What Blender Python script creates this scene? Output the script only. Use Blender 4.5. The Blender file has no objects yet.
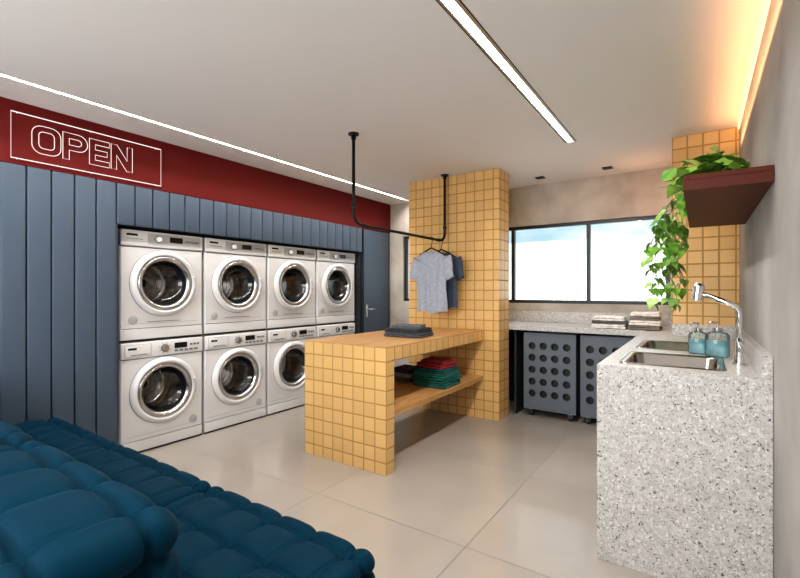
import bpy, math, random
from mathutils import Vector, Matrix, noise
random.seed(7)
PI=math.pi
S=bpy.context.scene
ZC=2.43; YB=4.88; XL=-3.5; XR=0.235; YF=-1.6

# ------------------------------------------------------------ materials
def newmat(name):
    m=bpy.data.materials.new(name); m.use_nodes=True
    nt=m.node_tree; b=nt.nodes['Principled BSDF']
    return m,nt,b
def mat(name,col,rough=0.5,metal=0.0,**kw):
    m,nt,b=newmat(name)
    b.inputs['Base Color'].default_value=(*col,1)
    b.inputs['Roughness'].default_value=rough
    b.inputs['Metallic'].default_value=metal
    for k,v in kw.items():
        b.inputs[k.replace('_',' ')].default_value=v
    return m
def N(nt,t,**kw):
    n=nt.nodes.new(t)
    for k,v in kw.items(): setattr(n,k,v)
    return n
def math_(nt,op,a,b=None,c=None):
    n=N(nt,'ShaderNodeMath',operation=op)
    for i,v in enumerate((a,b,c)):
        if v is None: continue
        if isinstance(v,(int,float)): n.inputs[i].default_value=v
        else: nt.links.new(v,n.inputs[i])
    return n.outputs[0]
def noise_mat(name,c1,c2,scale=3,rough=0.6,detail=6,bump=0.0,metal=0,stretch=(1,1,1),lo=0.35,hi=0.65,**kw):
    m,nt,b=newmat(name)
    g=N(nt,'ShaderNodeNewGeometry'); mp=N(nt,'ShaderNodeMapping'); mp.inputs['Scale'].default_value=stretch
    nt.links.new(g.outputs['Position'],mp.inputs[0])
    n=N(nt,'ShaderNodeTexNoise'); n.inputs['Scale'].default_value=scale; n.inputs['Detail'].default_value=detail
    nt.links.new(mp.outputs[0],n.inputs['Vector'])
    r=N(nt,'ShaderNodeValToRGB'); r.color_ramp.elements[0].position=lo; r.color_ramp.elements[1].position=hi
    r.color_ramp.elements[0].color=(*c1,1); r.color_ramp.elements[1].color=(*c2,1)
    nt.links.new(n.outputs['Fac'],r.inputs[0]); nt.links.new(r.outputs[0],b.inputs['Base Color'])
    b.inputs['Roughness'].default_value=rough; b.inputs['Metallic'].default_value=metal
    for k,v in kw.items(): b.inputs[k.replace('_',' ')].default_value=v
    if bump:
        bp=N(nt,'ShaderNodeBump'); bp.inputs['Strength'].default_value=bump; bp.inputs['Distance'].default_value=0.01
        nt.links.new(n.outputs['Fac'],bp.inputs['Height']); nt.links.new(bp.outputs[0],b.inputs['Normal'])
    return m
def tile_mat(name,col,grout,pitch,off,gw,rough=0.3,var=0.1,bump=0.5,axes=(0,1,2),cloud=0.0,spec=0.5):
    m,nt,b=newmat(name)
    g=N(nt,'ShaderNodeNewGeometry')
    sp=N(nt,'ShaderNodeSeparateXYZ'); nt.links.new(g.outputs['Position'],sp.inputs[0])
    sn=N(nt,'ShaderNodeSeparateXYZ'); nt.links.new(g.outputs['True Normal'],sn.inputs[0])
    masks=[];cells=[]
    for i in range(3):
        q=math_(nt,'DIVIDE',math_(nt,'SUBTRACT',sp.outputs[i],off[i]),pitch)
        fr=math_(nt,'FRACT',q)
        d=math_(nt,'ABSOLUTE',math_(nt,'SUBTRACT',fr,0.5))
        mr=N(nt,'ShaderNodeMapRange'); mr.interpolation_type='SMOOTHSTEP'
        nt.links.new(d,mr.inputs[0]); mr.inputs[1].default_value=0.5-gw/pitch; mr.inputs[2].default_value=0.5-gw/pitch*0.45
        nn=math_(nt,'LESS_THAN',math_(nt,'ABSOLUTE',sn.outputs[i]),0.7)
        masks.append(math_(nt,'MULTIPLY',mr.outputs[0],nn))
        cells.append(math_(nt,'MULTIPLY',math_(nt,'FLOOR',q),nn))
    mk=math_(nt,'MAXIMUM',math_(nt,'MAXIMUM',masks[0],masks[1]),masks[2])
    cb=N(nt,'ShaderNodeCombineXYZ')
    for i in range(3): nt.links.new(cells[i],cb.inputs[i])
    wn=N(nt,'ShaderNodeTexWhiteNoise'); nt.links.new(cb.outputs[0],wn.inputs[0])
    val=math_(nt,'MULTIPLY_ADD',wn.outputs['Value'],var,1-var/2)
    if cloud:
        n=N(nt,'ShaderNodeTexNoise'); n.inputs['Scale'].default_value=2.5; n.inputs['Detail'].default_value=6
        nt.links.new(g.outputs['Position'],n.inputs['Vector'])
        val=math_(nt,'ADD',val,math_(nt,'MULTIPLY',math_(nt,'SUBTRACT',n.outputs['Fac'],0.5),cloud))
    vm=N(nt,'ShaderNodeVectorMath',operation='SCALE'); vm.inputs[0].default_value=col
    nt.links.new(val,vm.inputs['Scale'])
    mx=N(nt,'ShaderNodeMix',data_type='RGBA'); nt.links.new(mk,mx.inputs[0])
    nt.links.new(vm.outputs[0],mx.inputs[6]); mx.inputs[7].default_value=(*grout,1)
    nt.links.new(mx.outputs[2],b.inputs['Base Color'])
    nt.links.new(math_(nt,'MULTIPLY_ADD',mk,0.5,rough),b.inputs['Roughness'])
    b.inputs['Specular IOR Level'].default_value=spec
    bp=N(nt,'ShaderNodeBump'); bp.inputs['Strength'].default_value=bump; bp.inputs['Distance'].default_value=0.004
    nt.links.new(math_(nt,'SUBTRACT',1.0,mk),bp.inputs['Height']); nt.links.new(bp.outputs[0],b.inputs['Normal'])
    return m
def emit(name,col,s):
    m=bpy.data.materials.new(name); m.use_nodes=True; nt=m.node_tree; nt.nodes.clear()
    e=N(nt,'ShaderNodeEmission'); e.inputs[0].default_value=(*col,1); e.inputs[1].default_value=s
    o=N(nt,'ShaderNodeOutputMaterial'); nt.links.new(e.outputs[0],o.inputs[0]); return m
def glass(name,tint=(1,1,1),gl=0.08,rough=0.0):
    m=bpy.data.materials.new(name); m.use_nodes=True; nt=m.node_tree; nt.nodes.clear()
    t=N(nt,'ShaderNodeBsdfTransparent'); t.inputs[0].default_value=(*tint,1)
    g=N(nt,'ShaderNodeBsdfGlossy'); g.inputs['Roughness'].default_value=rough
    f=N(nt,'ShaderNodeLayerWeight'); f.inputs[0].default_value=0.25
    mx=N(nt,'ShaderNodeMixShader'); a=math_(nt,'MULTIPLY_ADD',f.outputs['Fresnel'],0.8,gl)
    nt.links.new(a,mx.inputs[0]); nt.links.new(t.outputs[0],mx.inputs[1]); nt.links.new(g.outputs[0],mx.inputs[2])
    o=N(nt,'ShaderNodeOutputMaterial'); nt.links.new(mx.outputs[0],o.inputs[0]); return m
def granite(name):
    m,nt,b=newmat(name)
    g=N(nt,'ShaderNodeNewGeometry')
    def sp(scale,lo,hi,c0,c1,prev,seed,strength=1.0):
        mp=N(nt,'ShaderNodeMapping'); mp.inputs['Location'].default_value=(seed,seed*1.7,seed*.3)
        nt.links.new(g.outputs['Position'],mp.inputs[0])
        n=N(nt,'ShaderNodeTexNoise'); n.inputs['Scale'].default_value=scale; n.inputs['Detail'].default_value=3; n.inputs['Roughness'].default_value=.6
        nt.links.new(mp.outputs[0],n.inputs['Vector'])
        mr=N(nt,'ShaderNodeMapRange'); nt.links.new(n.outputs['Fac'],mr.inputs[0])
        mr.inputs[1].default_value=lo; mr.inputs[2].default_value=hi; mr.inputs[4].default_value=strength
        mx=N(nt,'ShaderNodeMix',data_type='RGBA'); nt.links.new(mr.outputs[0],mx.inputs[0])
        if prev is None: mx.inputs[6].default_value=(*c0,1)
        else: nt.links.new(prev,mx.inputs[6])
        mx.inputs[7].default_value=(*c1,1); return mx.outputs[2]
    c=sp(50,.4,.6,(.58,.57,.56),(.46,.45,.44),None,0)
    c=sp(100,.57,.62,None,(.22,.21,.21),c,3.1,.85)
    c=sp(75,.62,.66,None,(.05,.047,.05),c,7.7,.92)
    c=sp(85,.59,.64,None,(.80,.79,.77),c,12.3,.8)
    nt.links.new(c,b.inputs['Base Color']); b.inputs['Roughness'].default_value=.35
    return m

M_ceil=mat('ceiling_paint',(.79,.77,.76),.8)
M_conc=noise_mat('grey_concrete',(.26,.25,.24),(.46,.445,.43),1.8,.75,9,.12,lo=.3,hi=.7)
M_concb=noise_mat('beige_concrete',(.36,.325,.285),(.60,.55,.49),2.6,.8,9,.15,lo=.33,hi=.67)
M_red=mat('red_paint',(.135,.010,.010),.6,Specular_IOR_Level=.2)
M_slat=mat('blue_slats',(.075,.108,.155),.45)
M_dark=mat('dark_gap',(.02,.024,.03),.7)
M_floor=tile_mat('floor_porcelain',(.385,.35,.315),(.21,.19,.17),1.0,(-.945,1.945-2,0.31),.005,.10,.05,.15,cloud=.18,spec=.6)
M_tile=tile_mat('yellow_tile',(.70,.455,.19),(.46,.27,.085),.098,(-1.745,2.385,.865-.098*20),.0070,.28,.12,.6)
M_wood=noise_mat('wood',(.46,.25,.09),(.60,.35,.15),6,.4,5,0,0,(6,.6,6))
M_gran=granite('granite')
M_black=mat('black_metal',(.015,.015,.017),.4,.6)
M_frame=mat('window_frame_metal',(.03,.033,.038),.4,.3)
M_white=mat('appliance_white',(.76,.76,.77),.3)
M_wh2=mat('appliance_light_grey',(.48,.49,.50),.35)
M_grey=mat('appliance_grey',(.22,.23,.24),.3,.3)
M_ring=mat('satin_silver',(.55,.55,.56),.25,.9)
M_chrome=mat('chrome',(.8,.8,.8),.12,1.0)
M_steel=mat('brushed_steel',(.70,.68,.65),.22,1.0)
M_sink=mat('sink_steel',(.46,.43,.40),.16,1.0)
M_rub=mat('rubber',(.03,.03,.032),.5)
M_glass=glass('door_glass',(.74,.75,.77),.05)
M_wglass=glass('window_glass',(.95,.98,.97),.02)
M_led=emit('led_diffuser',(1,.95,.86),14)
M_led2=emit('led_diffuser_side',(1,.95,.86),10)
M_warm=emit('warm_led',(1,.58,.26),2.5)
M_neon=emit('neon_tube',(1,.93,.88),1.0)
M_velvet=mat('teal_velvet',(.0008,.021,.043),.62,0,Specular_IOR_Level=.18,Sheen_Weight=.025,Sheen_Roughness=.3,Sheen_Tint=(.05,.6,.85,1),Specular_Tint=(.25,.8,1,1))
M_hamp=mat('hamper_grey',(.12,.145,.175),.5)
M_shelf=mat('dark_red_lacquer',(.105,.027,.016),.5,Specular_IOR_Level=.2)
M_leaf=noise_mat('leaf_green',(.07,.24,.025),(.28,.50,.08),14,.4,2)
M_vine=mat('vine',(.16,.25,.06),.6)
M_pot=mat('pot_clay',(.2,.12,.08),.7)
M_liq=mat('blue_soap',(.45,.78,.88),.1,0,Transmission_Weight=.6)
M_display=mat('display_black',(.01,.01,.012),.15)

# ------------------------------------------------------------ mesh builder
def frame(axis):
    a=Vector(axis).normalized()
    t=Vector((0,0,1)) if abs(a.z)<.9 else Vector((1,0,0))
    u=t.cross(a).normalized(); v=a.cross(u); return u,v,a
class MB:
    def __init__(s): s.v=[];s.f=[];s.m=[];s.sm=[];s.mats=[]
    def mi(s,m):
        if m not in s.mats: s.mats.append(m)
        return s.mats.index(m)
    def add(s,vs,fs,m,smooth=False):
        o=len(s.v); s.v+= [tuple(x) for x in vs]; k=s.mi(m)
        for f in fs: s.f.append([i+o for i in f]); s.m.append(k); s.sm.append(smooth)
    def box(s,x0,x1,y0,y1,z0,z1,m,b=0.0,skip=()):
        if b<=0:
            vs=[(x,y,z) for x in(x0,x1) for y in(y0,y1) for z in(z0,z1)]
            fs={'-x':[0,1,3,2],'+x':[4,6,7,5],'-y':[0,4,5,1],'+y':[2,3,7,6],'-z':[0,2,6,4],'+z':[1,5,7,3]}
            s.add(vs,[f for k,f in fs.items() if k not in skip],m)
        else:
            s.rbox(((x0+x1)/2,(y0+y1)/2,(z0+z1)/2),(x1-x0,y1-y0,z1-z0),b,m,seg=2)
    def rbox(s,c,sz,r,m,seg=3,step=None,disp=None,rot=None,smooth=True,cells=None):
        h=[x/2 for x in sz]; r=min(r,*[x*.999 for x in h])
        def coords(k):
            if cells: n=cells[k]*16; return [-h[k]+2*h[k]*i/n for i in range(n+1)]
            if step is None:
                a=[-h[k]+r*i/seg for i in range(seg+1)]
                return a+[-q for q in reversed(a)]
            n=max(2,int(round(2*h[k]/step))); return [-h[k]+2*h[k]*i/n for i in range(n+1)]
        C=[coords(k) for k in range(3)]
        idx={};vs=[];fs=[]
        R=Matrix.Rotation(rot,3,'Z') if rot else None
        def vert(p):
            key=tuple(round(x,5) for x in p)
            if key in idx: return idx[key]
            q=Vector([max(-h[i]+r,min(h[i]-r,p[i])) for i in range(3)])
            d=Vector(p)-q
            n=d.normalized() if d.length>1e-9 else Vector((0,0,1))
            w=q+n*r
            if disp: w=w+n*disp(Vector(p),n,h)
            if R: w=R@w
            idx[key]=len(vs); vs.append(w+Vector(c)); return idx[key]
        for k in range(3):
            i,j=(k+1)%3,(k+2)%3
            for sg in(-1,1):
                for a in range(len(C[i])-1):
                    for b_ in range(len(C[j])-1):
                        q=[]
                        for (aa,bb) in((a,b_),(a+1,b_),(a+1,b_+1),(a,b_+1)):
                            p=[0,0,0];p[k]=sg*h[k];p[i]=C[i][aa];p[j]=C[j][bb]; q.append(vert(p))
                        if sg<0:q.reverse()
                        fs.append(q)
        s.add(vs,fs,m,smooth)
    def lathe(s,prof,c,axis,m,seg=32,smooth=True):
        u,v,a=frame(axis);c=Vector(c);vs=[];fs=[]
        for r,hh in prof:
            for i in range(seg):
                t=2*PI*i/seg; vs.append(c+a*hh+(u*math.cos(t)+v*math.sin(t))*r)
        for k in range(len(prof)-1):
            for i in range(seg):
                j=(i+1)%seg; fs.append([k*seg+i,k*seg+j,(k+1)*seg+j,(k+1)*seg+i])
        s.add(vs,fs,m,smooth)
    def cyl(s,c,axis,r,h,m,seg=24,r2=None):
        r2=r if r2 is None else r2
        u,v,a=frame(axis);c=Vector(c);vs=[]
        for rr,hh in((r,0),(r2,h)):
            for i in range(seg):
                t=2*PI*i/seg; vs.append(c+a*hh+(u*math.cos(t)+v*math.sin(t))*rr)
        s.add(vs,[[i,(i+1)%seg,seg+(i+1)%seg,seg+i] for i in range(seg)],m,True)
        s.add(vs,[list(reversed(range(seg))),list(range(seg,2*seg))],m,False)
    def tube(s,path,r,m,seg=8,closed=False,radii=None):
        P=[Vector(p) for p in path];n=len(P);vs=[];fs=[]
        prev=None
        for i in range(n):
            if closed: t=(P[(i+1)%n]-P[i-1])
            else: t=P[min(i+1,n-1)]-P[max(i-1,0)]
            t.normalize()
            if prev is None: u,v,a=frame(t)
            else:
                u=prev-t*prev.dot(t)
                if u.length<1e-6: u,_,_=frame(t)
                u.normalize(); v=t.cross(u)
            prev=u
            rr=radii[i] if radii else r
            for k in range(seg):
                q=2*PI*k/seg; vs.append(P[i]+(u*math.cos(q)+v*math.sin(q))*rr)
        for i in range(n if closed else n-1):
            j=(i+1)%n
            for k in range(seg):
                l=(k+1)%seg; fs.append([i*seg+k,i*seg+l,j*seg+l,j*seg+k])
        if not closed:
            fs.append(list(reversed(range(seg)))); fs.append([(n-1)*seg+k for k in range(seg)])
        s.add(vs,fs,m,True)
    def loft(s,loops,m,cap=False,smooth=False):
        n=len(loops[0]);vs=[p for l in loops for p in l];fs=[]
        for k in range(len(loops)-1):
            for i in range(n):
                j=(i+1)%n; fs.append([k*n+i,k*n+j,(k+1)*n+j,(k+1)*n+i])
        if cap: fs.append([(len(loops)-1)*n+i for i in range(n)])
        s.add(vs,fs,m,smooth)
    def obj(s,name,loc=(0,0,0),bevel=0,link=True):
        me=bpy.data.meshes.new(name); me.from_pydata(s.v,[],s.f)
        for m in s.mats: me.materials.append(m)
        me.polygons.foreach_set('material_index',s.m); me.polygons.foreach_set('use_smooth',s.sm)
        me.update()
        return inst(name,me,loc,bevel)
def inst(name,me,loc=(0,0,0),bevel=0):
    o=bpy.data.objects.new(name,me); o.location=loc; S.collection.objects.link(o)
    if bevel:
        b=o.modifiers.new('bevel','BEVEL'); b.width=bevel; b.segments=2; b.limit_method='ANGLE'; b.angle_limit=.8
    return o
def bez_corner(a,c,b,r,n=6):
    a,c,b=Vector(a),Vector(c),Vector(b)
    p=c+(a-c).normalized()*r; q=c+(b-c).normalized()*r
    return [p.lerp(c,t).lerp(c.lerp(q,t),t) for t in[i/n for i in range(n+1)]]

# ------------------------------------------------------------ room shell
b=MB(); b.box(-4.35,.45,YF-.1,5.1,-.1,0,M_floor); b.obj('floor')
b=MB(); zt=ZC+.12
sx0,sx1=-3.165,-3.125; rx0,rx1=-.885,-.80; ye=3.63
b.box(-4.35,sx0,YF-.1,5.1,ZC,zt,M_ceil)
b.box(sx1,rx0,YF-.1,5.1,ZC,zt,M_ceil)
b.box(rx1,.45,YF-.1,5.1,ZC,zt,M_ceil)
b.box(rx0,rx1,ye,5.1,ZC,zt,M_ceil)
b.box(sx0,sx1,4.8,5.1,ZC,zt,M_ceil)
b.box(-4.35,.45,YF-.1,5.1,zt,zt+.05,M_ceil)
b.obj('ceiling')
M_tan=mat('profile_bronze',(.42,.35,.25),.4,.3)
b=MB()
b.box(sx0+.008,sx1-.008,YF+.05,4.79,ZC+.02,ZC+.05,M_led2)
b.box(sx0+.001,sx0+.008,YF+.05,4.79,ZC-.001,ZC+.05,M_tan)
b.box(sx1-.008,sx1-.001,YF+.05,4.79,ZC-.001,ZC+.05,M_tan)
b.obj('linear_ceiling_light')
b=MB()
b.box(rx0+.018,rx1-.024,YF+.05,ye-.01,ZC+.02,ZC+.06,M_led)
b.box(rx0+.001,rx0+.005,YF+.05,ye-.004,ZC-.002,ZC+.06,M_black)
b.box(rx0+.005,rx0+.018,YF+.05,ye-.004,ZC+.0,ZC+.06,M_tan)
b.box(rx1-.024,rx1-.005,YF+.05,ye-.004,ZC+.0,ZC+.06,M_tan)
b.box(rx1-.005,rx1-.001,YF+.05,ye-.004,ZC-.002,ZC+.06,M_black)
b.obj('linear_ceiling_light')
for (x,y) in((-1.37,4.58),(-.73,4.58)):
    b=MB(); r=.045
    b.box(x-r,x+r,y-r,y+r,ZC-.006,ZC-.001,M_black); b.box(x-r*.6,x+r*.6,y-r*.6,y+r*.6,ZC-.012,ZC-.006,M_rub); b.obj('recessed_downlight')
NY0,NY1,NZ=1.46,4.235,1.738
b=MB()
b.box(-4.35,XL-.02,YF-.1,NY0,0,2.04,M_dark)
b.box(-4.35,XL-.02,NY1,YB,0,2.04,M_dark)
b.box(-4.35,XL-.02,NY0,NY1,NZ,2.04,M_dark)
b.box(-4.35,-4.2,NY0,NY1,0,NZ,M_slat)
b.box(-4.35,XL,YF-.1,YB,2.04,ZC,M_red)
b.obj('wall_left')
b=MB()
p=.1285
yy=NY0-p*23
while yy<4.27-.02:
    y0=yy+.004;y1=min(yy+p-.004,4.262)
    z0=0.0
    if yy>=NY0-.001 and yy<NY1-.02: z0=NZ
    if y0>YF: b.rbox((XL-.006,(y0+y1)/2,(z0+2.036)/2),(.028,y1-y0,2.036-z0),.006,M_slat,seg=2)
    yy+=p
b.box(-4.19,XL-.004,NY0-.0,NY0+.012,0,NZ,M_slat)
b.obj('trim_1')
b=MB()
b.box(XL-.018,XL+.004,4.285,4.30,0.0,2.035,M_dark)
b.box(XL-.018,XL+.008,4.305,4.83,.006,2.03,M_slat,.003)
b.box(XL+.008,XL+.012,4.34,4.37,.92,1.08,M_chrome,.001)
b.tube([(XL+.012,4.357,1.02),(XL+.055,4.357,1.02),(XL+.06,4.37,1.02),(XL+.06,4.47,1.02)],.008,M_chrome)
b.obj('door_1')
WX0,WX1,WZ0,WZ1=-3.29,-.235,1.115,1.985
b=MB()
b.box(-4.35,.45,YB,YB+.16,0,WZ0,M_concb); b.box(-4.35,.45,YB,YB+.16,WZ1,ZC,M_concb)
b.box(-4.35,WX0,YB,YB+.16,WZ0,WZ1,M_concb); b.box(WX1,.45,YB,YB+.16,WZ0,WZ1,M_concb)
b.obj('wall_back')
b=MB(); t=.035; y0,y1=YB+.03,YB+.08
b.box(WX0,WX1,y0,y1,WZ0,WZ0+t,M_frame); b.box(WX0,WX1,y0,y1,WZ1-t,WZ1,M_frame)
for x in(WX0,-2.5,-1.80,-.985,WX1-t): b.box(x,x+t,y0,y1,WZ0+t,WZ1-t,M_frame)
b.box(WX0+t,WX1-t,y0+.02,y0+.026,WZ0+t,WZ1-t,M_wglass)
b.obj('window_1')
b=MB(); b.box(XR,.45,YF-.1,YB,0,ZC,M_conc); b.obj('wall_right')
FX0,FX1,FZ0,FZ1=-3.2,-.1,.9,2.25
b=MB()
b.box(-4.35,.45,YF-.1,YF,0,FZ0,M_ceil); b.box(-4.35,.45,YF-.1,YF,FZ1,ZC,M_ceil)
b.box(-4.35,FX0,YF-.1,YF,FZ0,FZ1,M_ceil); b.box(FX1,.45,YF-.1,YF,FZ0,FZ1,M_ceil); b.obj('wall_front')
b=MB()
for x in(FX0,-2.2,-1.2,FX1-t): b.box(x,x+t,YF-.07,YF-.03,FZ0,FZ1,M_frame)
b.box(FX0,FX1,YF-.07,YF-.03,FZ0,FZ0+t,M_frame); b.box(FX0,FX1,YF-.07,YF-.03,FZ1-t,FZ1,M_frame)
b.obj('added_fill_window')  # unseen window and wall opening, added behind the camera for fill light
M_ext=mat('exterior_render',(.80,.81,.82),.8)
b=MB(); b.box(-12,6,8.5,8.7,-.1,2.20,M_ext); b.obj('wall_exterior')
b=MB(); b.box(-12,6,5.11,8.5,-.2,-.1,M_ext); b.obj('ground')

# ------------------------------------------------------------ tiled columns
b=MB(); b.box(-2.62,-1.59,4.0,4.27,0,ZC,M_tile); b.obj('tiled_column',bevel=.003)
b=MB(); b.box(-.178,XR,3.97,YB,0,ZC,M_tile); b.obj('tiled_column',bevel=.003)

# ------------------------------------------------------------ folding table
TX0,TX1,TY0,TY1,TH=-2.53,-1.745,2.385,3.997,.865
b=MB()
b.box(TX0,TX1,TY0,TY0+.095,0,TH-.004,M_tile)
b.box(TX0,TX1,TY0+.095,TY1,TH-.098,TH-.004,M_tile)
b.box(TX0+.0,TX1-.0,TY0,TY1,TH-.004,TH+.004,M_wood)
b.box(TX0+.02,TX1-.01,TY0+.095,TY1,.375,.42,M_wood)
b.obj('folding_table',bevel=.002)

# ------------------------------------------------------------ washers
def washer(dry):
    b=MB(); W,H,D=.655,.855,.58
    b.box(-D,-.012,0,W,0,H,M_white,skip=('+x',))
    cy,cz,R=W/2,(.46 if not dry else .45),.2
    def rect(y0,y1,z0,z1,x,n=64):
        out=[]
        for i in range(n):
            t=2*PI*i/n; c,s_=math.cos(t),math.sin(t)
            hy=(y1-cy) if c>0 else (cy-y0); hz=(z1-cz) if s_>0 else (cz-z0)
            k=min(hy/abs(c) if abs(c)>1e-6 else 1e9, hz/abs(s_) if abs(s_)>1e-6 else 1e9)
            out.append((x,cy+c*k,cz+s_*k))
        return out
    def fixc(l,y0,y1,z0,z1,x):
        for (yy,zz) in((y0,z0),(y0,z1),(y1,z0),(y1,z1)):
            i=min(range(len(l)),key=lambda q:(l[q][1]-yy)**2+(l[q][2]-zz)**2); l[i]=(x,yy,zz)
        return l
    z0,z1=.10,.725
    L0=fixc(rect(0,W,z0,z1,-.012),0,W,z0,z1,-.012)
    L1=fixc(rect(.008,W-.008,z0+.003,z1-.003,0),.008,W-.008,z0+.003,z1-.003,0)
    C=[(0,cy+.205*math.cos(2*PI*i/64),cz+.205*math.sin(2*PI*i/64)) for i in range(64)]
    C2=[(-.03,p[1],p[2]) for p in C]
    b.loft([L0,L1,C],M_white); b.loft([C,C2],M_white)
    b.box(-.02,-.006,0,W,0.0,.012,M_dark)
    b.rbox((-.012,W/2,.055),(.024,W-.002,.082),.006,M_white,seg=2)
    b.box(-.011,-.0105,.002,W-.002,.094,.104,M_grey); b.box(-.011,-.0105,.002,W-.002,.722,.734,M_grey)
    zc0=.732
    b.rbox((-.008,W/2,(zc0+H)/2),(.036,W-.002,H-zc0),.01,M_white,seg=2)
    x=.0105
    if not dry:
        b.rbox((x,.125,.792),(.008,.19,.088),.004,M_white,seg=2)
        b.box(x-.001,x+.001,.028,.222,.746,.838,M_grey)
        b.box(x+.003,x+.0055,.05,.11,.800,.815,M_display)
        b.box(x+.003,x+.0065,.07,.19,.757,.764,M_grey)
        b.cyl((x-.002,W*.5,.792),(1,0,0),.032,.008,M_grey,24); b.cyl((x-.002,W*.5,.792),(1,0,0),.025,.028,M_ring,24,.021)
        for q in range(8):
            t=PI*(.15+.25*q)
            b.box(x-.001,x+.0012,W*.5+.043*math.cos(t)-.004,W*.5+.043*math.cos(t)+.004,.792+.039*math.sin(t)-.003,.792+.039*math.sin(t)+.003,M_grey)
        b.box(x-.001,x+.002,W*.62,W*.78,.782,.826,M_display)
        for q in range(5): b.box(x-.001,x+.004,W*.62+q*.042,W*.62+q*.042+.028,.755,.770,M_grey)
        for q in range(3): b.box(x-.001,x+.003,W*.82+q*.03,W*.82+q*.03+.02,.795,.812,M_grey)
    else:
        b.box(x-.001,x+.001,.04,.12,.81,.826,M_display)
        b.box(x-.001,x+.001,.04,.16,.785,.789,M_grey)
        b.box(x-.001,x+.002,W*.30,W*.96,.756,.838,M_wh2)
        b.cyl((x-.002,W*.42,.797),(1,0,0),.030,.008,M_grey,24); b.cyl((x-.002,W*.42,.797),(1,0,0),.024,.026,M_white,24,.020)
        b.box(x,x+.0035,W*.56,W*.72,.780,.824,M_display)
        for q in range(5): b.box(x,x+.0045,W*.76+q*.024,W*.76+q*.024+.015,.79,.805,M_grey)
    b.box(-.006,.0008,.04,W-.04,.1345,.138,M_wh2)
    b.lathe([(.001,.003),(.03,.003),(.034,0)],(0,W-.085,.165) if not dry else (0,.09,.165),(1,0,0),M_wh2,24)
    if dry:
        b.box(.0,.002,W*.3,W*.7,.145,.15,M_grey)
    c=(0,cy,cz); ax=(1,0,0)
    b.lathe([(.262,-.002),(.262,.012),(.255,.026),(.24,.038),(.232,.042),(.222,.038),(.218,.03)],c,ax,M_white,64)
    b.lathe([(.2625,.001),(.2655,.0005)],c,ax,M_grey,64)
    b.lathe([(.218,.03),(.214,.026),(.210,.031)],c,ax,M_grey,64)
    b.lathe([(.210,.031),(.204,.037),(.192,.036),(.180,.024),(.174,.012)],c,ax,M_ring,64)
    b.lathe([(.174,.012),(.17,-.02),(.158,-.045),(.152,-.05)],c,ax,M_rub,64)
    b.lathe([(.152,-.05),(.165,-.06),(.19,-.075),(.205,-.1),(.212,-.25),(.20,-.33),(.15,-.345),(.0005,-.35)],c,ax,M_steel,48)
    for q in range(3):
        t=2*PI*q/3+.5; r0=.185
        b.tube([(-.1,cy+r0*math.cos(t),cz+r0*math.sin(t)),(-.32,cy+r0*math.cos(t),cz+r0*math.sin(t))],.025,M_grey)
    for rr in(.06,.11,.155):
        b.lathe([(rr,-.349),(rr+.006,-.341),(rr+.012,-.349)],c,ax,M_grey,40)
    b.lathe([(.0005,-.35),(.0005,-.32),(.03,-.335),(.035,-.348)],c,ax,M_rub,24)
    b.lathe([(.176,.018),(.168,.0),(.15,-.03),(.12,-.055),(.07,-.065),(.0005,-.067)],c,ax,M_glass,48)
    t0=-.25;pts=[]
    for i in range(9):
        t=t0+.5*i/8; pts.append((.042,cy+.236*math.cos(t),cz+.236*math.sin(t)))
    b.tube(pts,.011,M_wh2,8)
    return b
WXF=-3.562
wm=washer(False); dm=washer(True)
for i in range(4):
    y=1.512+.678*i
    if i==0:
        o1=wm.obj('washing_machine',(WXF,y,0)); o2=dm.obj('tumble_dryer',(WXF,y,.862)); m1,m2=o1.data,o2.data
    else:
        inst('washing_machine',m1,(WXF,y,0)); inst('tumble_dryer',m2,(WXF,y,.862))

# ------------------------------------------------------------ OPEN neon
b=MB(); X=XL+.014
def rr(x0,x1,y0,y1,r,n=5):
    out=[]
    for (cx,cy,a) in((x1-r,y1-r,0),(x0+r,y1-r,PI/2),(x0+r,y0+r,PI),(x1-r,y0+r,3*PI/2)):
        for i in range(n+1):
            t=a+PI/2*i/n; out.append((cx+r*math.cos(t),cy+r*math.sin(t)))
    return out
t=.2
O=[rr(0,.86,0,1,.3),rr(t,.86-t,t,1-t,.14)]
Pp=[[(0,0),(0,1)]+[(.5+.3*math.sin(a),.68+.32*math.cos(a)) for a in [i*PI/8 for i in range(9)]]+[(t,.36),(t,0)],
    [(t,.56),(t,.80)]+[(.48+.12*math.sin(a),.68+.12*math.cos(a)) for a in [i*PI/6 for i in range(7)]]]
E=[[(0,0),(0,1),(.7,1),(.7,.8),(t,.8),(t,.6),(.62,.6),(.62,.4),(t,.4),(t,.2),(.7,.2),(.7,0)]]
Nn=[[(0,0),(0,1),(.22,1),(.6,.42),(.6,1),(.8,1),(.8,0),(.58,0),(.2,.58),(.2,0)]]
lh=.178; y=.970; z=2.130
for L,w in((O,.86),(Pp,.8),(E,.7),(Nn,.8)):
    for pl in L:
        b.tube([(X,y+a*lh,z+c*lh) for a,c in pl],.0024,M_neon,6,True)
    y+=(w+.06)*lh
def rect3(y0,y1,z0,z1): return [(X,y0,z0),(X,y1,z0),(X,y1,z1),(X,y0,z1)]
b.tube(rect3(.868,1.774,2.072,2.357),.0036,M_neon,6,True)
for yy in(.9,1.3,1.74):
    for zz in(2.072,2.357): b.cyl((XL,yy,zz),(1,0,0),.004,.014,M_neon,8)
b.obj('neon_open_sign')

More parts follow.
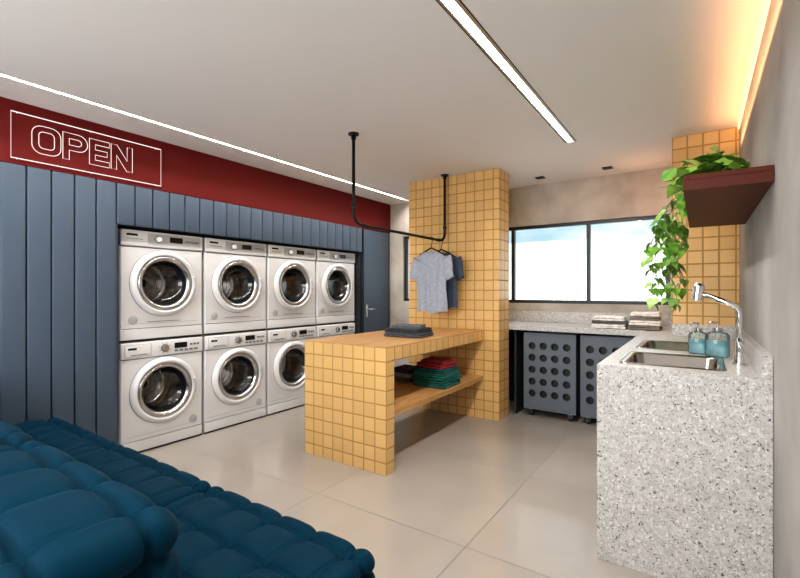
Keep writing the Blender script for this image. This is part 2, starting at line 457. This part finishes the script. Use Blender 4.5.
# ------------------------------------------------------------ hanging rack
RX,RY0,RY1,RZ=-2.14,2.51,3.93,1.755
b=MB()
path=[(RX,RY0,ZC-.012)]+bez_corner((RX,RY0,ZC),(RX,RY0,RZ),(RX,RY1,RZ),.10)+bez_corner((RX,RY0,RZ),(RX,RY1,RZ),(RX,RY1,ZC),.10)+[(RX,RY1,ZC-.012)]
b.tube(path,.0125,M_black,12)
for yy in(RY0,RY1):
    b.cyl((RX,yy,ZC-.012),(0,0,1),.04,.011,M_black); b.cyl((RX,yy,ZC-.045),(0,0,1),.018,.035,M_black)
    b.cyl((RX,yy,RZ+.12),(0,0,1),.017,.035,M_black)
for s0,yy in((1,RY0+.11),(-1,RY1-.145)): b.cyl((RX,yy,RZ),(0,1,0),.017,.035,M_black)
b.obj('pipe_clothes_rack')
def shirt(name,y,col,wd=.44,ln=.58,sl=.2,dx=0):
    m=noise_mat(name+'_fabric',tuple(c*.85 for c in col),col,40,.85,2)
    b=MB(); cx=RX; zh=RZ-.013
    hk=[(cx,y,zh-.075),(cx,y,zh-.045),(cx+.012,y,zh-.02)]+[(cx+.0195*math.cos(a),y,RZ+.0195*math.sin(a)) for a in [ -.5+i*.38 for i in range(9)]]
    b.tube(hk,.003,M_black,6)
    zs=zh-.075
    b.tube([(cx-wd*.42,y,zs-.085),(cx-wd*.2,y,zs-.035),(cx,y,zs),(cx+wd*.2,y,zs-.035),(cx+wd*.42,y,zs-.085)],.008,M_black,6)
    b.tube([(cx-wd*.40,y,zs-.09),(cx+wd*.40,y,zs-.09)],.004,M_black,6)
    nu,nv=28,22
    def hw(v): return wd/2*(1.0-.10*math.sin(min(1,v*1.6)*PI/2)+.03*v)
    for side in(1,-1):
        vs=[];fs=[]
        for j in range(nv+1):
            v=j/nv
            for i in range(nu+1):
                u=-1+2*i/nu
                top=zs-.012-.085*abs(u)**1.1
                if abs(u)<.3: top-= .05*(1-(abs(u)/.3)**2)*(1 if side==-1 else .4)
                bot=zs-ln-.012*math.sin(u*5+1)
                z=top+(bot-top)*v
                fold=.014*math.sin(u*9+y*30+v*1.5)*v+.008*math.sin(u*17+3*v)
                th=.028*math.sqrt(max(0,1-u*u))*(.45+.55*min(1,v*3))
                vs.append((cx+u*hw(v)+.004*math.sin(v*9),y+side*th+fold*(.3+.7*min(1,v*2)),z))
        for j in range(nv):
            for i in range(nu):
                a=j*(nu+1)+i; fs.append([a,a+1,a+nu+2,a+nu+1])
        b.add(vs,fs,m,True)
    for sg in(-1,1):
        vs=[];fs=[];n=14;st=9
        for k in range(st+1):
            q=k/st
            c=Vector((cx+sg*(wd*.44+.045*q),y+.005*math.sin(q*6),zs-.10-sl*q)); 
            rw=.068-.012*q; rt=.024
            for i in range(n):
                t=2*PI*i/n; r_=1+.08*math.sin(3*t+q*5)
                vs.append(c+Vector((math.cos(t)*rw*r_*.75,math.sin(t)*rt*r_,math.cos(t)*rw*.35*sg*1.0)))
        for k in range(st):
            for i in range(n):
                j=(i+1)%n; fs.append([k*n+i,k*n+j,(k+1)*n+j,(k+1)*n+i])
        fs.append(list(range(n))); b.add(vs,fs,m,True)
    return b.obj(name)
shirt('hanging_shirt',3.66,(.38,.42,.50),.36,.62,.20)
shirt('hanging_shirt',3.86,(.07,.10,.16),.38,.59,.20)

# ------------------------------------------------------------ folded stacks
def stack(name,x,y,z,items):
    b=MB()
    for (w,d,h,col,rot) in items:
        m=noise_mat(name+'_cloth',tuple(c*.75 for c in col),col,30,.9,3)
        sd=random.random()*50
        nl=2
        for l in range(nl):
            hh=h/nl
            def disp(p,n,hf,sd=sd,l=l):
                return .004*noise.noise(Vector((p.x*14+sd,p.y*14,p.z*30+l*7)))+(.0025*math.sin(p.x*22+sd) if abs(n.z)<.6 else 0)
            b.rbox((x+random.uniform(-.004,.004),y+random.uniform(-.006,.006),z+hh/2+.001),(w-.01*l,d-.012*l,hh-.001),hh*.49,m,step=min(.02,hh/3),disp=disp,rot=rot)
            z+=hh
    return b.obj(name)
tl=[(.02,.16,.16),(.01,.12,.10),(.015,.17,.14),(.01,.10,.11)]
gy=[(.09,.10,.12),(.04,.045,.055),(.13,.14,.16)]
stack('folded_clothes',-2.03,3.10,TH+.006,[(.34,.28,.034,gy[0],.1),(.32,.27,.034,gy[1],.05),(.26,.22,.026,gy[2],.35)])
stack('folded_clothes',-1.93,3.40,.422,[(.32,.32,.044,tl[0],.03),(.33,.33,.04,tl[1],-.04),(.31,.31,.04,tl[2],.02),(.30,.30,.034,tl[3],.05),(.27,.27,.042,(.30,.02,.025),-.05),(.22,.22,.026,(.38,.04,.04),.1)])
stack('folded_clothes',-2.28,3.45,.422,[(.26,.3,.04,gy[0],0),(.26,.29,.034,(.3,.28,.25),.05),(.24,.27,.034,gy[1],0)])

# ------------------------------------------------------------ window counter
CH=.908
b=MB()
b.box(-2.6,-.1785,4.30,YB-.001,CH-.05,CH,M_gran)
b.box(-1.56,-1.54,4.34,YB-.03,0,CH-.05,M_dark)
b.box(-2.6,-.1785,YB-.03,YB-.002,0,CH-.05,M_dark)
b.obj('granite_window_counter',bevel=.002)
b=MB(); b.box(-2.6,-.1785,YB-.025,YB-.001,CH+.0005,CH+.12,M_gran); b.obj('granite_backsplash',bevel=.002)
stack('folded_towels',-.69,4.46,CH+.001,[(.29,.24,.038,(.95,.93,.90),0),(.29,.23,.030,(.16,.15,.15),.03),(.27,.23,.040,(.95,.93,.90),0)])
stack('folded_towels',-.40,4.46,CH+.001,[(.25,.24,.038,(.24,.21,.18),0),(.25,.24,.044,(.95,.91,.87),.05),(.23,.22,.038,(.26,.23,.21),0),(.23,.22,.032,(.95,.91,.87),0)])

# ------------------------------------------------------------ sink counter
b=MB()
cx0,cx1,cy0,cy1=-.398,XR-.001,2.21,3.969; zt_=CH; zb=CH-.045
BX0,BX1=-.31,.085; bowls=[(2.32,2.76),(2.98,3.46)]
b.box(cx0,cx1,cy0,cy0+.05,0,zb,M_gran)
b.box(cx0,BX0,cy0,4.298,zb,zt_,M_gran)
b.box(-.31,-.1785,3.969,4.298,zb,zt_,M_gran)
b.box(BX1,cx1,cy0,cy1,zb,zt_,M_gran)
ys=[cy0]+[q for p_ in bowls for q in p_]+[cy1]
for i in range(0,len(ys),2): b.box(BX0,BX1,ys[i],ys[i+1],zb,zt_,M_gran)
b.box(cx0+.03,cx1,cy0+.06,cy1,.08,.60,M_wh2)
b.obj('granite_sink_counter',bevel=.002)
b=MB()
b.box(cx1-.035,cx1,cy0,cy1,zt_+.0005,zt_+.09,M_gran)
b.box(-.175,cx1-.035,cy1-.03,cy1,zt_+.0005,zt_+.09,M_gran)
b.obj('granite_backsplash',bevel=.002)
for (y0,y1) in bowls:
    b=MB()
    def lp(o,z,r): return [(p[0],p[1],z) for p in rr(BX0+o,BX1-o,y0+o,y1-o,r,6)]
    b.loft([lp(-.012,zt_+.0005,.03),lp(-.010,zt_+.004,.03),lp(.010,zt_+.004,.04),lp(.016,zt_-.004,.045),lp(.022,zt_-.16,.05),lp(.04,zt_-.178,.05),lp(.12,zt_-.182,.04)],M_sink,cap=True,smooth=True)
    b.cyl(((BX0+BX1)/2,(y0+y1)/2,zt_-.1815),(0,0,1),.04,.003,M_chrome); b.cyl(((BX0+BX1)/2,(y0+y1)/2,zt_-.1785),(0,0,1),.022,.003,M_rub)
    b.obj('sink_basin')
b=MB(); fx,fy=.150,2.56
b.cyl((fx,fy,CH+.0005),(0,0,1),.026,.008,M_chrome); b.cyl((fx,fy,CH+.008),(0,0,1),.02,.10,M_chrome,24,.018)
b.tube([(fx,fy,CH+.1)]+bez_corner((fx,fy,CH+.1),(fx,fy,1.175),(-.02,fy,1.252),.04)+[(-.0,fy,1.240)],.0125,M_chrome,16)
b.cyl((-.004,fy,1.275),(-.12,0,-1),.023,.07,M_chrome,20,.021)
b.cyl((-.004,fy,1.275),(.12,0,1),.023,.012,M_chrome,20,.014)
b.tube([(fx,fy,CH+.06),(fx-.0,fy-.05,CH+.075),(fx,fy-.08,CH+.09)],.006,M_chrome,10)
b.obj('kitchen_faucet')
def bottle(x,y,r,h):
    b=MB(); c=(x,y,CH+.001); a=(0,0,1)
    gl=M_wglass
    b.lathe([(.0005,0),(r*.9,0),(r,.006),(r,h*.80),(r*.85,h*.90),(r*.38,h*.97),(r*.36,h)],c,a,gl,28)
    b.lathe([(.0005,.004),(r*.86,.004),(r*.93,.008),(r*.93,h*.62),(.0005,h*.62)],c,a,M_liq,28)
    b.cyl((x,y,CH+h),(0,0,1),r*.42,.014,M_chrome,20)
    b.cyl((x,y,CH+h+.014),(0,0,1),.004,.025,M_chrome,10)
    b.tube([(x+.006,y,CH+h+.04),(x-.03,y,CH+h+.042),(x-.036,y,CH+h+.034)],.005,M_chrome,8)
    b.tube([(x,y,CH+.02),(x,y,CH+h)],.002,M_wh2,6)
    b.obj('soap_dispenser')
bottle(-.008,2.895,.046,.125); bottle(.075,2.825,.054,.135)

# ------------------------------------------------------------ hampers
def hamper(x0,x1):
    b=MB(); y0,y1,z0,z1=4.345,4.80,.075,.835
    W=x1-x0; pz=.118; px=W*.88/4; mx=W*.06
    nz=5; zz0=z0+.10
    R=.036
    for i in range(4):
        for j in range(nz):
            ax=x0+mx+i*px; az=zz0+j*pz; cx_,cz_=ax+px/2,az+pz/2; n=24
            O_=[];I=[];I2=[]
            for k in range(n):
                t=2*PI*k/n+PI/4; c,s_=math.cos(t),math.sin(t)
                q=min((px/2)/max(abs(c),1e-6),(pz/2)/max(abs(s_),1e-6))
                O_.append([cx_+c*q,y0,cz_+s_*q]); I.append((cx_+R*c,y0,cz_+R*s_)); I2.append((cx_+R*c,y0+.012,cz_+R*s_))
            for k,(sx,sz) in zip((0,6,12,18),((1,1),(-1,1),(-1,-1),(1,-1))): O_[k]=[cx_+sx*px/2,y0,cz_+sz*pz/2]
            b.loft([O_,I,I2],M_hamp)
    y=y0+.012
    b.box(x0,x0+mx,y0,y,z0,z1,M_hamp); b.box(x1-mx,x1,y0,y,z0,z1,M_hamp)
    b.box(x0+mx,x1-mx,y0,y,z0,zz0,M_hamp); b.box(x0+mx,x1-mx,y0,y,zz0+nz*pz,z1,M_hamp)
    b.box(x0,x0+.012,y,y1,z0,z1,M_hamp); b.box(x1-.012,x1,y,y1,z0,z1,M_hamp)
    b.box(x0,x1,y1,y1+.012,z0,z1,M_hamp); b.box(x0,x1,y,y1,z0,z0+.012,M_hamp)
    b.box(x0+.013,x1-.013,y+.04,y1-.01,z0+.015,z1-.06,M_rub)
    for xx in(x0+.06,x1-.06):
        for yy in(y0+.05,y1-.05):
            b.cyl((xx-.012,yy,.032),(1,0,0),.031,.024,M_rub,20); b.box(xx-.018,xx+.018,yy-.015,yy+.015,.055,.075,M_grey)
            b.box(xx-.018,xx-.014,yy-.012,yy+.012,.025,.06,M_grey); b.box(xx+.014,xx+.018,yy-.012,yy+.012,.025,.06,M_grey)
    b.obj('laundry_hamper')
hamper(-1.465,-.965); hamper(-.925,-.425)

# ------------------------------------------------------------ wall shelf + plant
SX0,SY0,SY1,SZ0,SZ1=-.058,2.18,3.48,1.668,1.732
b=MB(); b.box(SX0,XR-.001,SY0,SY1,SZ0,SZ1-.02,M_shelf)
b.box(SX0,SX0+.018,SY0,SY1,SZ1-.02,SZ1,M_shelf); b.box(SX0+.018,XR-.001,SY0,SY0+.018,SZ1-.02,SZ1,M_shelf)
b.obj('wall_shelf',bevel=.002)
b=MB(); zsf=SZ1-.02
b.lathe([(.0005,.001),(.065,.001),(.085,.10),(.09,.105),(.08,.105),(.075,.09),(.0005,.09)],(.08,2.80,zsf),(0,0,1),M_pot,28)
def leaf(p,d,up,s):
    d=Vector(d).normalized(); up=Vector(up); side=d.cross(up)
    if side.length<1e-3: side=Vector((1,0,0))
    side.normalize(); up=side.cross(d).normalized(); p=Vector(p)
    prof=[(-.08,.22),(.0,.42),(.2,.52),(.45,.42),(.75,.2)]
    mid=[p+d*(t*s)-up*(.18*s*t*t) for t in(-.0,.05,.2,.45,.75)]
    vs=list(mid)+[p+d*s*1.05-up*.26*s]
    for sg in(1,-1):
        for (t,w) in prof: vs.append(p+d*(t*s)+side*(sg*w*s)+up*(.10*s*w-.18*s*t*t))
    fs=[]
    for sg,o in((1,6),(-1,11)):
        for k in range(4):
            f=[k,k+1,o+k+1,o+k]
            fs.append(f if sg<0 else f[::-1])
        f=[4,5,o+4]; fs.append(f if sg<0 else f[::-1])
    b.add(vs,fs,M_leaf,True)
def rv(a): return Vector([random.uniform(-a,a) for _ in range(3)])
for i in range(210):
    p=Vector((random.gauss(.05,.085),random.gauss(2.78,.26),0)); p.y=max(2.25,min(3.3,p.y)); 
    hgt=.18*math.exp(-((p.y-2.74)/.32)**2-((p.x-.06)/.14)**2)
    p.z=zsf+.035+random.uniform(.0,1)*(hgt+.03)
    if p.x>XR-.05 or p.x<-.15: continue
    d=Vector((random.uniform(-1,.4),random.uniform(-1,.6),random.uniform(-.3,.5))); d.normalize()
    s=random.uniform(.045,.075)
    q=p+d*s
    if q.x>XR-.03: d.x=-abs(d.x)
    leaf(p,d,Vector((0,0,1))+rv(.5),s)
vines=[(3.10,.60,.10),(3.0,.56,.17),(3.22,.50,.06),(2.9,.48,.14),(3.3,.56,.10),(2.75,.22,.08),(3.05,.40,.05),(3.35,.40,.03),(3.15,.50,.20),(2.95,.30,.07)]
for i,(y,ln,out) in enumerate(vines):
    P=[Vector((.07,2.82,zsf+.11)),Vector((.02,(y+2.82)/2,zsf+.12)),Vector((SX0-.02,y,zsf+.06)),Vector((SX0-.02-out*.7,y,zsf+.01))]
    n=int(ln/.03)
    for k in range(n):
        q=P[-1]+Vector((-.003*(out*10-k*.12)+.011*math.sin(k*.6+i),.008*math.sin(k*.5+i*2),-.03)); q.x=min(q.x,SX0-.03); P.append(q)
    b.tube(P,.0026,M_vine,5)
    for k in range(2,len(P)):
        if k%4==3: continue
        a=k*2.4+random.uniform(-.6,.6); d=Vector((math.cos(a),math.sin(a),-.6-random.random()*.6))
        if d.x>0: d.x*=.6
        leaf(P[k]+d.normalized()*.014,d,Vector((math.cos(a),math.sin(a)-.6,1)),random.uniform(.045,.072))
for i in range(9):
    a=2*PI*i/9; P=[Vector((.06,2.78,zsf+.09))]
    for k in range(6): P.append(P[-1]+Vector((.016*math.cos(a)-.008,.045*math.sin(a),.030-.007*k)))
    for q in P: q.x=min(q.x,XR-.07)
    b.tube(P,.0025,M_vine,5)
    for q in P[2:]:
        d=Vector((-.6,random.uniform(-1,1),.1)); leaf(q,d,(0,0,1),.065)
b.obj('trailing_pothos_plant')

# ------------------------------------------------------------ sofa
def tuft(cells,A):
    def f(p,n,h):
        g=[abs(math.cos(PI*(p[i]+h[i])*cells[i]/(2*h[i]))) for i in range(3)]
        k=max(range(3),key=lambda i:-abs(abs(p[i])-h[i]))
        ij=[i for i in range(3) if i!=k]
        a,c=g[ij[0]],g[ij[1]]
        e=lambda x: (max(0,1-(1-x)**2.4))**.5
        return A*(e(a)*e(c)+.0)-A - .020*((1-a)*(1-c))**2
    return f
b=MB(); SY_F=1.10
xs=[-3.44,-2.565,-1.69,-.815]
for i in range(3):
    x0,x1=xs[i]+.001,xs[i+1]-.001
    cs=(5,4,2)
    b.rbox(((x0+x1)/2,(SY_F+.42)/2,.315),(x1-x0+.004,SY_F-.42,.275),.06,M_velvet,cells=cs,disp=tuft(cs,.027))
    cs=(4,2,3)
    b.rbox(((x0+x1)/2-.02*(i==2),.335,.51),(x1-x0-.04*(i==2)+.004,.35,.62),.085,M_velvet,cells=cs,disp=tuft(cs,.031))
b.box(xs[0]+.03,xs[3]-.03,.2,SY_F-.05,.06,.19,M_velvet)
for xx in(xs[0]+.1,xs[1],xs[2],xs[3]-.12):
    for yy in(.26,SY_F-.12): b.cyl((xx,yy,0),(0,0,1),.02,.06,M_black,12)
b.obj('tufted_sofa')

b=MB(); b.box(XR-.010,XR-.001,1.0,3.965,ZC-.018,ZC-.004,M_warm); b.obj('warm_led_strip')

# ------------------------------------------------------------ lights
def area(name,loc,rot,sx,sy,e,col=(1,1,1)):
    l=bpy.data.lights.new(name,'AREA'); l.shape='RECTANGLE'; l.size=sx; l.size_y=sy; l.energy=e; l.color=col
    o=bpy.data.objects.new(name,l); o.location=loc; o.rotation_euler=rot; S.collection.objects.link(o); return o
area('ceiling_lamp_light',(-.845,1.0,ZC+.012),(0,0,0),.035,5.1,66,(1,.955,.90))
area('ceiling_lamp_light',(-3.145,1.6,ZC+.012),(0,0,0),.02,6.2,58,(1,.955,.90))
def look(o,tgt):
    o.rotation_euler=(Vector(tgt)-o.location).to_track_quat('-Z','Y').to_euler()
l=area('daylight_back',(-1.8,5.9,3.4),(0,0,0),4.0,1.2,330,(.98,.98,1)); look(l,(-1.6,4.6,1.2))
l=area('added_front_fill',(-1.65,YF-.15,1.5),(0,0,0),3.0,1.3,92,(1,.98,.96)); look(l,(-1.7,2.0,1.95))  # added fill lamp at the made-up front window, brightens room and ceiling
l=area('warm_cove_light',(XR-.05,2.9,ZC-.17),(0,0,0),.05,1.9,3.4,(1,.46,.19)); l.rotation_euler=(PI,math.radians(25),0)
p=bpy.data.lights.new('warm_spot','POINT'); p.energy=2.0; p.color=(1,.5,.28); p.shadow_soft_size=.25; p.specular_factor=.1
o=bpy.data.objects.new('warm_spot',p); o.location=(-.45,4.55,2.12); S.collection.objects.link(o)
s=bpy.data.lights.new('sun','SUN'); s.energy=3.2; s.angle=.01; s.color=(1,.98,.95)
o=bpy.data.objects.new('sun',s); o.rotation_euler=(math.radians(50),0,math.radians(15)); S.collection.objects.link(o)
w=bpy.data.worlds.new('sky'); S.world=w; w.use_nodes=True; nt=w.node_tree
bg=nt.nodes['Background']; tc=N(nt,'ShaderNodeTexCoord')
n=N(nt,'ShaderNodeTexNoise'); n.inputs['Scale'].default_value=5; n.inputs['Detail'].default_value=6
mp=N(nt,'ShaderNodeMapping'); mp.inputs['Scale'].default_value=(1,1,3); nt.links.new(tc.outputs['Generated'],mp.inputs[0]); nt.links.new(mp.outputs[0],n.inputs['Vector'])
r=N(nt,'ShaderNodeValToRGB'); r.color_ramp.elements[0].position=.40; r.color_ramp.elements[1].position=.56
r.color_ramp.elements[0].color=(.52,.76,.92,1); r.color_ramp.elements[1].color=(1,1,1,1)
nt.links.new(n.outputs['Fac'],r.inputs[0]); nt.links.new(r.outputs[0],bg.inputs[0]); bg.inputs[1].default_value=1.0

# ------------------------------------------------------------ camera
c=bpy.data.cameras.new('camera'); co=bpy.data.objects.new('camera',c); S.collection.objects.link(co)
co.location=(0,0,1.25); co.rotation_euler=(PI/2,0,math.radians(34.4)); c.lens=438/800*36; c.sensor_width=36; c.shift_y=.0025; c.clip_start=.02
S.camera=co
S.view_settings.view_transform='Standard'
try: S.view_settings.look='Medium High Contrast'
except Exception as e: print('look',e)
